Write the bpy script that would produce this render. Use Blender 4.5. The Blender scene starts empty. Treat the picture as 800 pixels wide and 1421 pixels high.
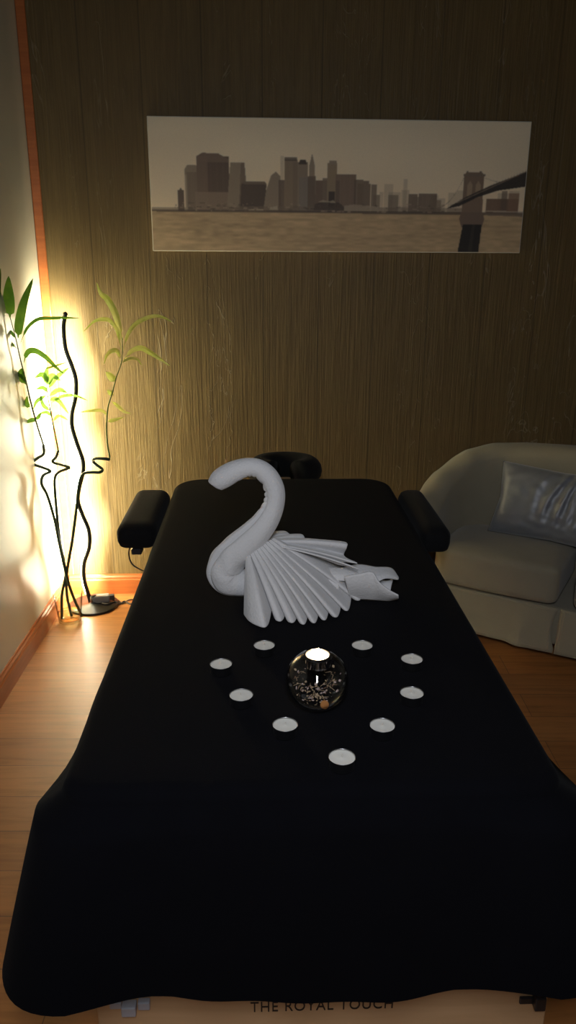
import bpy, bmesh, math, random
import numpy as np
from mathutils import Vector, Matrix, noise
random.seed(7)
SC = bpy.context.scene
COL = SC.collection
PI = math.pi

# ------------------------------------------------------------------ camera
FPX = 1060.0
H = 1.32
PITCH = math.atan(342.5 / FPX)
ROLL = math.radians(0.3)
fw = Vector((0, math.cos(PITCH), -math.sin(PITCH)))
r0 = Vector((1, 0, 0)); u0 = r0.cross(fw)
RV = math.cos(ROLL) * r0 + math.sin(ROLL) * u0
UV = -math.sin(ROLL) * r0 + math.cos(ROLL) * u0
cam_d = bpy.data.cameras.new('camera'); cam = bpy.data.objects.new('camera', cam_d); COL.objects.link(cam)
M = Matrix((RV, UV, -fw)).transposed().to_4x4(); M.translation = Vector((0, 0, H))
cam.matrix_world = M
cam_d.sensor_fit = 'VERTICAL'; cam_d.sensor_height = 36.0; cam_d.lens = FPX / 1421.0 * 36.0
cam_d.clip_start = 0.02
SC.camera = cam

# ------------------------------------------------------------------ light / exposure
SC.view_settings.view_transform = 'Standard'; SC.view_settings.look = 'None'
SC.view_settings.gamma = 1.0; SC.view_settings.exposure = 0.0
SC.view_settings.use_curve_mapping = False
w = bpy.data.worlds.new('room_world'); SC.world = w; w.use_nodes = True
w.node_tree.nodes['Background'].inputs[0].default_value = (0.55, 0.7, 1.0, 1)
w.node_tree.nodes['Background'].inputs[1].default_value = 0.008
LED_STRENGTH = 920.0
LED_COLOR = (1.0, 0.95, 0.68)
def area(name, loc, target, sx, sy, power, color):
    d = bpy.data.lights.new(name, 'AREA'); d.shape = 'RECTANGLE'; d.size = sx; d.size_y = sy
    d.energy = power; d.color = color
    o = bpy.data.objects.new(name, d); COL.objects.link(o); o.location = loc
    o.rotation_euler = (Vector(target) - Vector(loc)).to_track_quat('-Z', 'Y').to_euler()
    return o
dcl = area('dim_cool_light', (0.0, -0.12, 1.62), (0.05, 1.5, 0.75), 0.14, 0.34, 8.8, (0.88, 0.92, 1.0))
dcl.data.spread = math.radians(140)

# ------------------------------------------------------------------ geometry helpers
def ray(x, y): return fw + RV * ((x - 400) / FPX) - UV * ((y - 710.5) / FPX)
def onz(x, y, z):
    d = ray(x, y); return Vector((0, 0, H)) + d * ((z - H) / d.z)
def ony(x, y, Y):
    d = ray(x, y); return Vector((0, 0, H)) + d * (Y / d.y)
def link(name, bm, mat, parent=None, smooth=False, kind=None):
    me = bpy.data.meshes.new(name)
    bmesh.ops.recalc_face_normals(bm, faces=bm.faces)
    bm.to_mesh(me); bm.free()
    return linkme(name, me, mat, parent, smooth, kind)
def linkme(name, me, mat, parent=None, smooth=False, kind=None):
    o = bpy.data.objects.new(name, me); COL.objects.link(o)
    for m in (mat if isinstance(mat, (list, tuple)) else [mat]): me.materials.append(m)
    if smooth:
        for p in me.polygons: p.use_smooth = True
    if parent is not None:
        o.parent = parent
        o.matrix_parent_inverse = MW(parent).inverted()
    if kind: o['kind'] = kind
    return o
def MW(o):
    m = Matrix.LocRotScale(o.location, o.rotation_euler, o.scale)
    if o.parent is not None: m = MW(o.parent) @ o.matrix_parent_inverse @ m
    return m
def thing(name, label, cat, loc=(0, 0, 0), group=None):
    o = bpy.data.objects.new(name, None); COL.objects.link(o); o.location = loc
    o.empty_display_size = 0.05
    o['label'] = label; o['category'] = cat
    if group: o['group'] = group
    return o
def tag(o, label, cat, group=None, kind=None):
    o['label'] = label; o['category'] = cat
    if group: o['group'] = group
    if kind: o['kind'] = kind
    return o
def grid(bm, rows, close_u=False, close_v=False, mi=0):
    """rows: list of lists of points; returns vert grid"""
    vs = [[bm.verts.new(p) for p in r] for r in rows]
    n = len(vs); m = len(vs[0])
    for i in range(n if close_v else n - 1):
        for j in range(m if close_u else m - 1):
            a, b = vs[i], vs[(i + 1) % n]
            try:
                f = bm.faces.new((a[j], a[(j + 1) % m], b[(j + 1) % m], b[j])); f.material_index = mi
            except ValueError: pass
    return vs
def cap(bm, ring):
    try: bm.faces.new(ring)
    except ValueError: pass
def catmull(pts, n=6):
    pts = [Vector(p) for p in pts]; out = []
    P = [pts[0] * 2 - pts[1]] + pts + [pts[-1] * 2 - pts[-2]]
    for i in range(1, len(P) - 2):
        a, b, c, d = P[i - 1], P[i], P[i + 1], P[i + 2]
        for k in range(n):
            t = k / n
            out.append(0.5 * ((2 * b) + (c - a) * t + (2 * a - 5 * b + 4 * c - d) * t * t + (3 * b - a - 3 * c + d) * t ** 3))
    out.append(pts[-1].copy()); return out
def tube(bm, pts, rad, seg=10, caps=True, rfun=None, up=None):
    pts = [Vector(p) for p in pts]; n = len(pts)
    if not hasattr(rad, '__len__'): rad = [rad] * n
    T = [(pts[min(i + 1, n - 1)] - pts[max(i - 1, 0)]).normalized() for i in range(n)]
    if up is None:
        up = Vector((0, 0, 1)) if abs(T[0].z) < 0.9 else Vector((1, 0, 0))
        fixed = False
    else: fixed = True; up = Vector(up)
    N = (up - T[0] * up.dot(T[0])).normalized(); rows = []
    for i in range(n):
        ref = up if fixed else N
        N = (ref - T[i] * ref.dot(T[i])).normalized(); B = T[i].cross(N)
        row = []
        for j in range(seg):
            a = 2 * PI * j / seg
            r = rad[i] * (rfun(i / (n - 1), a) if rfun else 1)
            row.append(pts[i] + (N * math.cos(a) + B * math.sin(a)) * r)
        rows.append(row)
    vs = grid(bm, rows, close_u=True)
    if caps: cap(bm, vs[0][::-1]); cap(bm, vs[-1])
    return vs
def lathe(bm, prof, c, seg=32, close=False, mi=0):
    c = Vector(c); rows = []
    for r, z in prof:
        rows.append([c + Vector((max(r, 1e-5) * math.cos(2 * PI * j / seg), max(r, 1e-5) * math.sin(2 * PI * j / seg), z)) for j in range(seg)])
    grid(bm, rows, close_u=True, close_v=close, mi=mi)
    bmesh.ops.remove_doubles(bm, verts=bm.verts, dist=2e-5)
def box(bm, lo, hi, bev=0.0, seg=2, mat=None):
    """axis-aligned (or matrix-transformed) bevelled box"""
    t = bmesh.new(); bmesh.ops.create_cube(t, size=1.0)
    lo, hi = Vector(lo), Vector(hi)
    for v in t.verts: v.co = Vector((lo[k] + (v.co[k] + 0.5) * (hi[k] - lo[k]) for k in range(3)))
    if bev > 0: bmesh.ops.bevel(t, geom=list(t.edges), offset=bev, segments=seg, profile=0.5, affect='EDGES')
    if mat is not None: bmesh.ops.transform(t, matrix=mat, verts=t.verts)
    me = bpy.data.meshes.new('tmp'); t.to_mesh(me); t.free(); bm.from_mesh(me); bpy.data.meshes.remove(me)
def frame(origin, ex, ey, ez=Vector((0, 0, 1))):
    m = Matrix((ex, ey, ez)).transposed().to_4x4(); m.translation = Vector(origin); return m

# ------------------------------------------------------------------ materials
def newmat(name):
    m = bpy.data.materials.new(name); m.use_nodes = True; nt = m.node_tree
    return m, nt, nt.nodes['Principled BSDF']
def N(nt, t, **k):
    n = nt.nodes.new(t)
    for a, b in k.items(): setattr(n, a, b)
    return n
def simple(name, col, rough=0.6, metal=0.0, spec=0.5, **k):
    m, nt, b = newmat(name)
    b.inputs['Base Color'].default_value = (*col, 1); b.inputs['Roughness'].default_value = rough
    b.inputs['Metallic'].default_value = metal; b.inputs['Specular IOR Level'].default_value = spec
    return m
def coords(nt, scale=(1, 1, 1), rot=(0, 0, 0), loc=(0, 0, 0)):
    tc = N(nt, 'ShaderNodeTexCoord'); mp = N(nt, 'ShaderNodeMapping')
    mp.inputs['Scale'].default_value = scale; mp.inputs['Rotation'].default_value = rot; mp.inputs['Location'].default_value = loc
    nt.links.new(tc.outputs['Object'], mp.inputs[0]); return mp.outputs[0]
def noise_n(nt, vec, scale, detail=4, rough=0.55, dist=0.0):
    n = N(nt, 'ShaderNodeTexNoise'); n.inputs['Scale'].default_value = scale; n.inputs['Detail'].default_value = detail
    n.inputs['Roughness'].default_value = rough; n.inputs['Distortion'].default_value = dist
    nt.links.new(vec, n.inputs['Vector']); return n.outputs[0]
def ramp(nt, fac, stops):
    r = N(nt, 'ShaderNodeValToRGB'); e = r.color_ramp.elements
    while len(e) < len(stops): e.new(0.5)
    for i, (p, c) in enumerate(stops):
        e[i].position = p; e[i].color = (*c, 1) if len(c) == 3 else c
    nt.links.new(fac, r.inputs[0]); return r.outputs[0]
def mix(nt, fac, a, b, mode='MIX'):
    m = N(nt, 'ShaderNodeMix', data_type='RGBA', blend_type=mode)
    if isinstance(fac, (int, float)): m.inputs[0].default_value = fac
    else: nt.links.new(fac, m.inputs[0])
    for s, v in ((6, a), (7, b)):
        if isinstance(v, tuple): m.inputs[s].default_value = (*v, 1)
        else: nt.links.new(v, m.inputs[s])
    return m.outputs[2]
def bump(nt, bs, h, strength=0.3, dist=0.005):
    b = N(nt, 'ShaderNodeBump'); b.inputs['Strength'].default_value = strength; b.inputs['Distance'].default_value = dist
    nt.links.new(h, b.inputs['Height']); nt.links.new(b.outputs[0], bs.inputs['Normal'])
def fabric(name, col, var=0.12, sc=350, bs=0.5, sheen=0.3, rough=0.9, spec=0.2):
    m, nt, b = newmat(name); v = coords(nt)
    n1 = noise_n(nt, v, sc, 3); n2 = noise_n(nt, v, 14, 3)
    lo = tuple(c * (1 - var) for c in col); hi = tuple(min(1, c * (1 + var)) for c in col)
    nt.links.new(mix(nt, n2, lo, hi), b.inputs['Base Color'])
    b.inputs['Roughness'].default_value = rough; b.inputs['Specular IOR Level'].default_value = spec
    b.inputs['Sheen Weight'].default_value = sheen
    bump(nt, b, n1, bs, 0.0015); return m

# back wall: embossed bark-like vinyl with vertical grain
def mat_panel():
    m, nt, b = newmat('bark_grain_panelling')
    v = coords(nt, (1, 1, 0.09)); vf = coords(nt, (1, 1, 0.02))
    n1 = noise_n(nt, v, 26, 5, 0.6, 1.6); n2 = noise_n(nt, vf, 170, 3, 0.5, 0.4); n3 = noise_n(nt, coords(nt, (1, 1, 0.22)), 9, 3, 0.5, 2.2)
    base = ramp(nt, n1, [(0.3, (0.108, 0.069, 0.023)), (0.5, (0.130, 0.084, 0.029)), (0.7, (0.160, 0.107, 0.038))])
    c = mix(nt, 0.35, base, ramp(nt, n2, [(0.3, (0.095, 0.061, 0.022)), (0.7, (0.172, 0.116, 0.043))]))
    # sharp pale ridge lines
    ab = N(nt, 'ShaderNodeMath', operation='SUBTRACT'); nt.links.new(n3, ab.inputs[0]); ab.inputs[1].default_value = 0.53
    ab2 = N(nt, 'ShaderNodeMath', operation='ABSOLUTE'); nt.links.new(ab.outputs[0], ab2.inputs[0])
    ridge = ramp(nt, ab2.outputs[0], [(0.0, (1, 1, 1)), (0.010, (0, 0, 0))])
    mk = noise_n(nt, v, 7, 2); mk = ramp(nt, mk, [(0.52, (0, 0, 0)), (0.62, (1, 1, 1))])
    rm = mix(nt, 1.0, ridge, mk, 'MULTIPLY')
    c = mix(nt, rm, c, (0.22, 0.17, 0.10))
    # panel joints
    sx = N(nt, 'ShaderNodeSeparateXYZ'); nt.links.new(coords(nt), sx.inputs[0])
    mo = N(nt, 'ShaderNodeMath', operation='PINGPONG'); nt.links.new(sx.outputs[0], mo.inputs[0]); mo.inputs[1].default_value = 0.105
    jt = ramp(nt, mo.outputs[0], [(0.0, (0.55, 0.55, 0.55)), (0.0016, (1, 1, 1))])
    c = mix(nt, 1.0, c, jt, 'MULTIPLY')
    nt.links.new(c, b.inputs['Base Color']); b.inputs['Roughness'].default_value = 0.55; b.inputs['Specular IOR Level'].default_value = 0.3
    ad = N(nt, 'ShaderNodeMath', operation='ADD'); nt.links.new(n1, ad.inputs[0]); nt.links.new(rm, ad.inputs[1])
    ad2 = N(nt, 'ShaderNodeMath', operation='ADD'); nt.links.new(ad.outputs[0], ad2.inputs[0]); nt.links.new(n2, ad2.inputs[1])
    bump(nt, b, ad2.outputs[0], 0.32, 0.006); return m
def mat_floor():
    m, nt, b = newmat('laminate_oak_floor'); v = coords(nt)
    br = N(nt, 'ShaderNodeTexBrick'); nt.links.new(v, br.inputs['Vector'])
    br.offset = 0.37; br.inputs['Scale'].default_value = 1.0; br.inputs['Brick Width'].default_value = 1.2; br.inputs['Row Height'].default_value = 0.128
    br.inputs['Mortar Size'].default_value = 0.0012; br.inputs['Color1'].default_value = (0.42, 0.175, 0.05, 1); br.inputs['Color2'].default_value = (0.34, 0.135, 0.038, 1)
    br.inputs['Mortar'].default_value = (0.16, 0.07, 0.03, 1)
    g = noise_n(nt, coords(nt, (0.6, 7, 1)), 6, 5, 0.6, 0.8)
    c = mix(nt, 0.8, br.outputs[0], ramp(nt, g, [(0.3, (0.62, 0.58, 0.55)), (0.55, (1, 1, 1)), (0.75, (1.15, 1.1, 1.05))]), 'MULTIPLY')
    nt.links.new(c, b.inputs['Base Color']); b.inputs['Roughness'].default_value = 0.42; b.inputs['Specular IOR Level'].default_value = 0.4
    bump(nt, b, g, 0.05, 0.001); return m
def mat_wood(name, a, c, scale=(1, 14, 14), rough=0.35):
    m, nt, b = newmat(name); g = noise_n(nt, coords(nt, scale), 4, 5, 0.6, 1.0)
    nt.links.new(ramp(nt, g, [(0.3, a), (0.7, c)]), b.inputs['Base Color']); b.inputs['Roughness'].default_value = rough
    bump(nt, b, g, 0.08, 0.001); return m
def mat_plaster(name, col, rough=0.42):
    m, nt, b = newmat(name); v = coords(nt); n = noise_n(nt, v, 3.0, 5, 0.6); n2 = noise_n(nt, v, 90, 3)
    nt.links.new(mix(nt, n, tuple(c * 0.9 for c in col), tuple(c * 1.05 for c in col)), b.inputs['Base Color'])
    b.inputs['Roughness'].default_value = rough; bump(nt, b, n2, 0.08, 0.002); return m
def mat_glass(name, tint=(1, 1, 1), ior=1.45, boost=1.0):
    m = bpy.data.materials.new(name); m.use_nodes = True; nt = m.node_tree; nt.nodes.clear()
    o = N(nt, 'ShaderNodeOutputMaterial'); t = N(nt, 'ShaderNodeBsdfTransparent'); g = N(nt, 'ShaderNodeBsdfGlossy')
    ed = N(nt, 'ShaderNodeLayerWeight'); ed.inputs[0].default_value = 0.5; nt.links.new(ramp(nt, ed.outputs['Facing'], [(0.55, tint), (0.97, tuple(c * 0.28 for c in tint))]), t.inputs[0]); g.inputs['Roughness'].default_value = 0.02
    f = N(nt, 'ShaderNodeLayerWeight'); f.inputs[0].default_value = 0.5
    pw = N(nt, 'ShaderNodeMath', operation='POWER'); nt.links.new(f.outputs['Facing'], pw.inputs[0]); pw.inputs[1].default_value = 4.5
    mm = N(nt, 'ShaderNodeMath', operation='MULTIPLY_ADD', use_clamp=True); nt.links.new(pw.outputs[0], mm.inputs[0]); mm.inputs[1].default_value = boost; mm.inputs[2].default_value = ((ior - 1) / (ior + 1)) ** 2
    x = N(nt, 'ShaderNodeMixShader'); nt.links.new(mm.outputs[0], x.inputs[0]); nt.links.new(t.outputs[0], x.inputs[1]); nt.links.new(g.outputs[0], x.inputs[2])
    nt.links.new(x.outputs[0], o.inputs[0]); return m
def mat_emit(name, col, s):
    m = bpy.data.materials.new(name); m.use_nodes = True; nt = m.node_tree; nt.nodes.clear()
    o = N(nt, 'ShaderNodeOutputMaterial'); e = N(nt, 'ShaderNodeEmission'); e.inputs[0].default_value = (*col, 1); e.inputs[1].default_value = s
    nt.links.new(e.outputs[0], o.inputs[0]); return m
def mat_leaf(name, a, c):
    m, nt, b = newmat(name); g = noise_n(nt, coords(nt), 25, 2)
    nt.links.new(ramp(nt, g, [(0.35, a), (0.65, c)]), b.inputs['Base Color']); b.inputs['Roughness'].default_value = 0.4
    tr = N(nt, 'ShaderNodeBsdfTranslucent'); nt.links.new(ramp(nt, g, [(0.35, a), (0.65, c)]), tr.inputs[0])
    x = N(nt, 'ShaderNodeMixShader'); x.inputs[0].default_value = 0.45
    nt.links.new(b.outputs[0], x.inputs[1]); nt.links.new(tr.outputs[0], x.inputs[2]); nt.links.new(x.outputs[0], nt.nodes['Material Output'].inputs[0])
    return m
PANEL = mat_panel(); FLOOR = mat_floor()
CREAM = mat_plaster('cream_wall_paint', (0.60, 0.56, 0.43))
CEIL = mat_plaster('ceiling_paint', (0.10, 0.095, 0.09), 0.8)
TRIMW = mat_wood('varnished_orange_wood', (0.34, 0.092, 0.022), (0.45, 0.135, 0.035))
BLACKF = fabric('black_fleece', (0.0026, 0.0026, 0.0040), 0.2, 500, 0.4, 0.01, 0.95, 0.08)
BLACKV = fabric('black_padded_cover', (0.0065, 0.0065, 0.007), 0.2, 500, 0.3, 0.03, 0.9, 0.12)
TOWEL = fabric('grey_white_terry_towel', (0.60, 0.595, 0.60), 0.06, 190, 1.0, 0.3)
SOFAF = fabric('taupe_sofa_fabric', (0.275, 0.24, 0.165), 0.08, 500, 0.4, 0.2)
BEECH = mat_wood('beech_end_board', (0.58, 0.36, 0.18), (0.66, 0.42, 0.22), (1, 10, 10), 0.5)
STEEL = simple('brushed_steel', (0.5, 0.52, 0.57), 0.4, 0.2)
DARKMET = simple('dark_metal', (0.05, 0.05, 0.055), 0.35, 0.6)
LAMPMET = simple('black_lamp_enamel', (0.02, 0.022, 0.022), 0.35)
LAMPBASE = simple('grey_lamp_base', (0.03, 0.03, 0.033), 0.3, 0.5)
CORDM = simple('dark_cord', (0.03, 0.03, 0.03), 0.5)
ADAPT = simple('silver_plastic', (0.20, 0.20, 0.20), 0.35)
WAX = simple('white_wax', (0.80, 0.785, 0.72), 0.45)
ALU = simple('tealight_aluminium', (0.35, 0.35, 0.36), 0.3, 1.0)
WICK = simple('wick', (0.62, 0.58, 0.5), 0.8)
WICKB = simple('charred_wick', (0.03, 0.025, 0.02), 0.8)
LETTER = simple('black_lettering', (0.015, 0.012, 0.01), 0.5)
GLASS = mat_glass('clear_glass', (0.97, 0.98, 0.97), 1.45, 0.8)
GLOBEG = mat_glass('globe_glass', (0.985, 0.985, 0.985), 1.45, 1.3)
WATER = mat_glass('water', (0.93, 0.94, 0.80), 1.2, 1.0)
LED = mat_emit('led_strip_light', LED_COLOR, LED_STRENGTH)
FLAMEM = mat_emit('candle_flame', (1.0, 0.75, 0.42), 60.0)
STEMM = simple('bamboo_stem_green', (0.035, 0.06, 0.03), 0.4)
STEMP = simple('pale_shoot_green', (0.20, 0.26, 0.06), 0.45)
LEAFD = mat_leaf('leaf_green', (0.06, 0.15, 0.015), (0.10, 0.21, 0.02))
LEAFP = mat_leaf('leaf_pale_green', (0.42, 0.52, 0.10), (0.56, 0.62, 0.20))
LEAFB = mat_leaf('leaf_bright_green', (0.14, 0.28, 0.04), (0.22, 0.38, 0.08))

# ------------------------------------------------------------------ setting
AW = math.radians(3.0)
WD = Vector((math.cos(AW), math.sin(AW), 0)); WN = Vector((math.sin(AW), -math.cos(AW), 0))
WP = onz(160, 824, 0); WP.z = 0
WP = WP - WN * 0.014                                   # baseboard is 14 mm thick
WFR = frame(WP, WD, -WN)                               # local x along the wall, y into the wall
def onw(x, y, off=0.0):
    d = ray(x, y); C = Vector((0, 0, H)); t = ((WP + WN * off - C).dot(WN)) / d.dot(WN); return C + d * t
c0 = onz(83, 850, 0); c1 = onz(0, 985, 0)
LD = Vector(((c0 - c1).x, (c0 - c1).y, 0)).normalized(); LN = Vector((LD.y, -LD.x, 0))     # LN points into the room
LP = c1 - LN * 0.014; LP.z = 0
# corner = intersection of both wall lines
def isect(p, d, q, e):
    det = d.x * (-e.y) + e.x * d.y; rx, ry = q.x - p.x, q.y - p.y
    t = (rx * (-e.y) + e.x * ry) / det; return p + d * t
CORNER = isect(WP, WD, LP, LD)
print('corner', CORNER[:], 'LD', LD[:], 'WP', WP[:])
LFR = frame(CORNER, -LD, -LN)                          # local x from the corner to the camera, y into the wall
XC = (CORNER - WP).dot(WD)
def setobj(name, bm, mat, fr=None):
    o = link(name, bm, mat, kind='structure')
    if fr is not None: o.matrix_world = fr
    return o
b = bmesh.new(); box(b, (-1.6, -1.6, -0.05), (3.2, 3.6, 0.0)); setobj('floor', b, FLOOR)
b = bmesh.new(); box(b, (-1.6, -1.6, 2.5), (3.2, 3.6, 2.55)); setobj('ceiling', b, CEIL)
b = bmesh.new(); box(b, (XC, 0, 0), (XC + 3.6, 0.08, 2.5)); setobj('wall_back', b, PANEL, WFR)
b = bmesh.new(); box(b, (-0.08, 0, 0), (4.4, 0.08, 2.5)); setobj('wall_left', b, CREAM, LFR)
b = bmesh.new(); box(b, (2.55, -1.5, 0), (2.63, 3.12, 2.5)); setobj('wall_right', b, CREAM)
def board_prof(bm, x0, x1, h=0.085, t=0.014):
    pr = [(0, 0), (-t, 0), (-t, h * 0.72), (-t * 0.8, h * 0.78), (-t * 0.8, h * 0.86), (-t * 0.45, h * 0.93), (-t * 0.35, h), (0, h)]
    rows = [[Vector((x, p[0], p[1])) for p in pr] for x in (x0, x1)]
    vs = grid(bm, rows, close_u=True); cap(bm, vs[0]); cap(bm, vs[1])
b = bmesh.new(); board_prof(b, XC + 0.012, XC + 3.55); setobj('baseboard_back', b, TRIMW, WFR)
b = bmesh.new(); board_prof(b, 0.012, 4.3); setobj('baseboard_left', b, TRIMW, LFR)
b = bmesh.new(); box(b, (XC + 0.001, -0.010, 0.085), (XC + 0.034, 0.0, 2.49), 0.004); setobj('trim_1', b, TRIMW, WFR)

# ------------------------------------------------------------------ picture
p_tl = onw(204, 161, .025); p_tr = onw(739, 168, .025); p_bl = onw(211, 349, .025)
sL = (p_tl - WP).dot(WD) - 0.001; sR = (p_tr - WP).dot(WD); zT = (p_tl.z + p_tr.z) / 2; zB = p_bl.z + 0.002
PW, PH = sR - sL, zT - zB
pic = thing('canvas_picture', 'wide sepia photo print of a city skyline, river and bridge hung on the brown wall', 'picture', WP + WD * ((sL + sR) / 2) + WN * 0.001 + Vector((0, 0, zB)))
b = bmesh.new(); box(b, (sL, -0.0245, zB), (sR, -0.002, zT), 0.002, 2, WFR)
link('canvas', b, simple('canvas_edge', (0.62, 0.56, 0.45), 0.7), pic)
NX, NY = 660, 228
def make_print():
    W_, H_ = 535.0, 188.0
    xs = (np.arange(NX) + .5) / NX * W_ + 204; ys = 161 + (1 - (np.arange(NY) + .5) / NY) * H_
    X, Y = np.meshgrid(xs, ys); rng = np.random.RandomState(3)
    img = np.zeros((NY, NX, 3)); sky = np.array([0.76, 0.71, 0.59]); t = np.clip((Y - 161) / 130, 0, 1)[..., None]
    img[:] = sky * (1 - t) + np.array([0.88, 0.77, 0.61]) * t
    def lowf(nx, ny):
        g = rng.rand(ny, nx); xi = np.linspace(0, nx - 1.001, NX); yi = np.linspace(0, ny - 1.001, NY)
        x0 = xi.astype(int); y0 = yi.astype(int); fx = (xi - x0)[None, :]; fy = (yi - y0)[:, None]
        fx = fx * fx * (3 - 2 * fx); fy = fy * fy * (3 - 2 * fy)
        return (g[np.ix_(y0, x0)] * (1 - fx) * (1 - fy) + g[np.ix_(y0, x0 + 1)] * fx * (1 - fy) + g[np.ix_(y0 + 1, x0)] * (1 - fx) * fy + g[np.ix_(y0 + 1, x0 + 1)] * fx * fy)
    img *= (0.95 + 0.1 * lowf(9, 5))[..., None]
    water = Y > 291
    wv = 0.82 + 0.20 * lowf(50, 70) + 0.16 * lowf(14, 50) - 0.12
    patch = np.exp(-((X - 285) / 45) ** 2 - ((Y - 322) / 18) ** 2)
    wcol = np.array([0.62, 0.48, 0.31]) * wv[..., None] * (1 - 0.28 * patch * lowf(60, 40))[..., None]
    img[water] = wcol[water]
    def poly(pts, col, a=1.0):
        m = np.zeros(X.shape, bool); n = len(pts)
        for i in range(n):
            x1, y1 = pts[i]; x2, y2 = pts[(i + 1) % n]
            if y1 == y2: continue
            c = ((y1 > Y) != (y2 > Y)) & (X < (x2 - x1) * (Y - y1) / (y2 - y1) + x1); m ^= c
        img[m] = img[m] * (1 - a) + np.array(col) * a
        return m
    D1, D2, D3, D4 = (0.20, 0.15, 0.125), (0.27, 0.215, 0.175), (0.36, 0.30, 0.24), (0.11, 0.085, 0.075)
    def bld(x0, x1, y0, col, a=1.0, y1=291, roof=None, win=0.0, top=0):
        m = poly([(x0, y1), (x0, y0 + top), (x0 + top * 1.2, y0), (x1 - top * 1.2, y0), (x1, y0 + top), (x1, y1)], col, a)
        if win: img[m & (np.floor(X * 0.9) % 2 < 1)] *= (1 - win)
        if roof: poly([(x0, y0), (x0, y0 + 4), (x1, y0 + 4), (x1, y0)], roof, 0.7)
    # hazy distant towers
    for x0, x1, y0 in ((528, 534, 262), (535, 548, 250), (541, 559, 262), (562, 568, 243), (560, 571, 258), (571, 584, 264), (604, 614, 266), (614, 624, 270), (628, 640, 262), (640, 650, 258), (700, 716, 262), (716, 732, 258), (386, 391, 212)):
        bld(x0, x1, y0, D3, 0.42)
    bld(204, 300, 286, D1, 0.6); bld(241, 250, 262, D1, 1); poly([(243, 262), (246, 258), (248, 262)], D1)
    bld(252, 272, 232, D3); bld(252, 256, 240, (.45, .38, .31)); poly([(252, 232), (256, 226), (268, 226), (272, 232)], D3); bld(254, 270, 236, D2, .7, win=.08)
    bld(269, 314, 214, D1, win=.10); poly([(269, 214), (277, 209), (300, 210), (314, 218), (314, 222), (269, 222)], (.25, .19, .16))
    poly([(269, 291), (269, 214), (284, 214), (284, 291)], (.27, .20, .165), .8); bld(266, 314, 264, (.34, .27, .22), .85)
    poly([(310, 291), (316, 222), (336, 222), (340, 291)], D3); poly([(327, 291), (331, 222), (336, 222), (341, 291)], D2)
    poly([(329, 288), (331, 252), (334, 248), (364, 248), (367, 252), (364, 288)], (.155, .12, .10)); poly([(331, 252), (334, 248), (364, 248), (366, 253)], (.24, .19, .16))
    poly([(362, 291), (366, 262), (373, 240), (380, 234), (386, 240), (388, 291)], D3); bld(384, 392, 246, D1, .9)
    bld(392, 411, 217, (.33, .265, .20), win=.05); bld(392, 410, 214, D4, .8, 219); bld(404, 411, 220, D2, .7)
    bld(411, 425, 220, D2, .9); poly([(412, 224), (414, 217), (422, 217), (424, 224)], D4); bld(413, 427, 242, (.30, .27, .25), win=.06)
    poly([(426, 291), (427, 225), (431, 208), (435, 225), (437, 291)], D3); bld(425, 437, 240, D1, .85)
    bld(437, 455, 246, (.25, .185, .15), win=.06); bld(446, 455, 243, D2, .9)
    bld(453, 467, 221, (.36, .29, .21)); bld(455, 466, 218, D3, 1, 224); bld(455, 464, 262, D4)
    bld(465, 494, 237, (.29, .22, .18), win=.07); bld(465, 471, 246, D1, .7); bld(492, 505, 244, D1, .85, win=.08); bld(497, 515, 250, (.25, .19, .15), .95)
    bld(505, 513, 246, D2); bld(516, 524, 251, D2, .9); bld(519, 529, 266, D2, .8)
    bld(541, 556, 266, D2, .75); bld(570, 583, 264, D1, .8); bld(585, 612, 263, D1, .85, win=.10); bld(575, 590, 268, D2, .8); bld(600, 618, 272, D2, .7)
    bld(684, 732, 270, (.24, .15, .11), .9, win=.08); bld(706, 714, 258, D1, .7); bld(716, 732, 262, (.33, .21, .15), .8)
    # shoreline, boats
    bld(300, 660, 284, D2, .6); poly([(204, 290), (204, 292.5), (739, 294), (739, 290)], D4, .75)
    for i in range(150):
        x = rng.uniform(235, 640); y = rng.uniform(278, 290); w_ = rng.uniform(1.5, 7); c = rng.choice([.16, .22, .35, .45, .13])
        poly([(x, y), (x + w_, y), (x + w_, y + 2), (x, y + 2)], (c, c * .8, c * .65), .6)
    poly([(436, 280), (446, 276), (470, 277), (478, 284), (478, 289), (434, 289)], D4, .75)
    poly([(478, 282), (492, 280), (528, 283), (530, 290), (478, 290)], (.47, .41, .34), .7); poly([(372, 285), (382, 283), (383, 289), (371, 289)], (.5, .44, .36), .8)
    poly([(440, 277), (447, 274), (456, 276), (462, 274), (466, 278)], (.5, .45, .36), .7)
    # bridge
    for k in range(30):                                 # hanging cables
        s = k / 29; x = 612 + s * 37; y = 284 - 46 * s ** 2; poly([(x, y), (x + 1.5, y - 1.5), (x + 1.5, y), (x, y + 1)], D2, .7)
        x = 679 + s * 60; y = 240 + 12 * math.sin(s * 2.2) - s * 8; poly([(x, y), (x + 2.2, y), (x + 2.2, y + .9), (x, y + .9)], D1, .5)
    poly([(649, 293), (649, 236), (652, 232), (675, 232), (678, 236), (679, 293)], (.30, .22, .17))
    poly([(648, 238), (648, 234), (680, 234), (680, 238)], D2); poly([(652, 234), (652, 230), (655, 230), (655, 234)], D2); poly([(671, 234), (671, 230), (674, 230), (674, 234)], D2)
    for ax in (655, 667): poly([(ax, 268), (ax, 250), (ax + 3.5, 244), (ax + 7, 250), (ax + 7, 268)], (.44, .34, .25))
    poly([(646, 300), (648, 290), (680, 290), (683, 300), (680, 312), (650, 312)], (.26, .19, .155))
    poly([(652, 308), (680, 308), (678, 349), (647, 349)], (.035, .03, .028)); poly([(666, 308), (670, 308), (668, 349), (662, 349)], (.06, .05, .045))
    poly([(626, 285), (640, 276), (655, 267), (690, 250), (739, 230), (739, 252), (700, 258), (670, 268), (645, 281)], (.05, .042, .04), .97)
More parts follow.
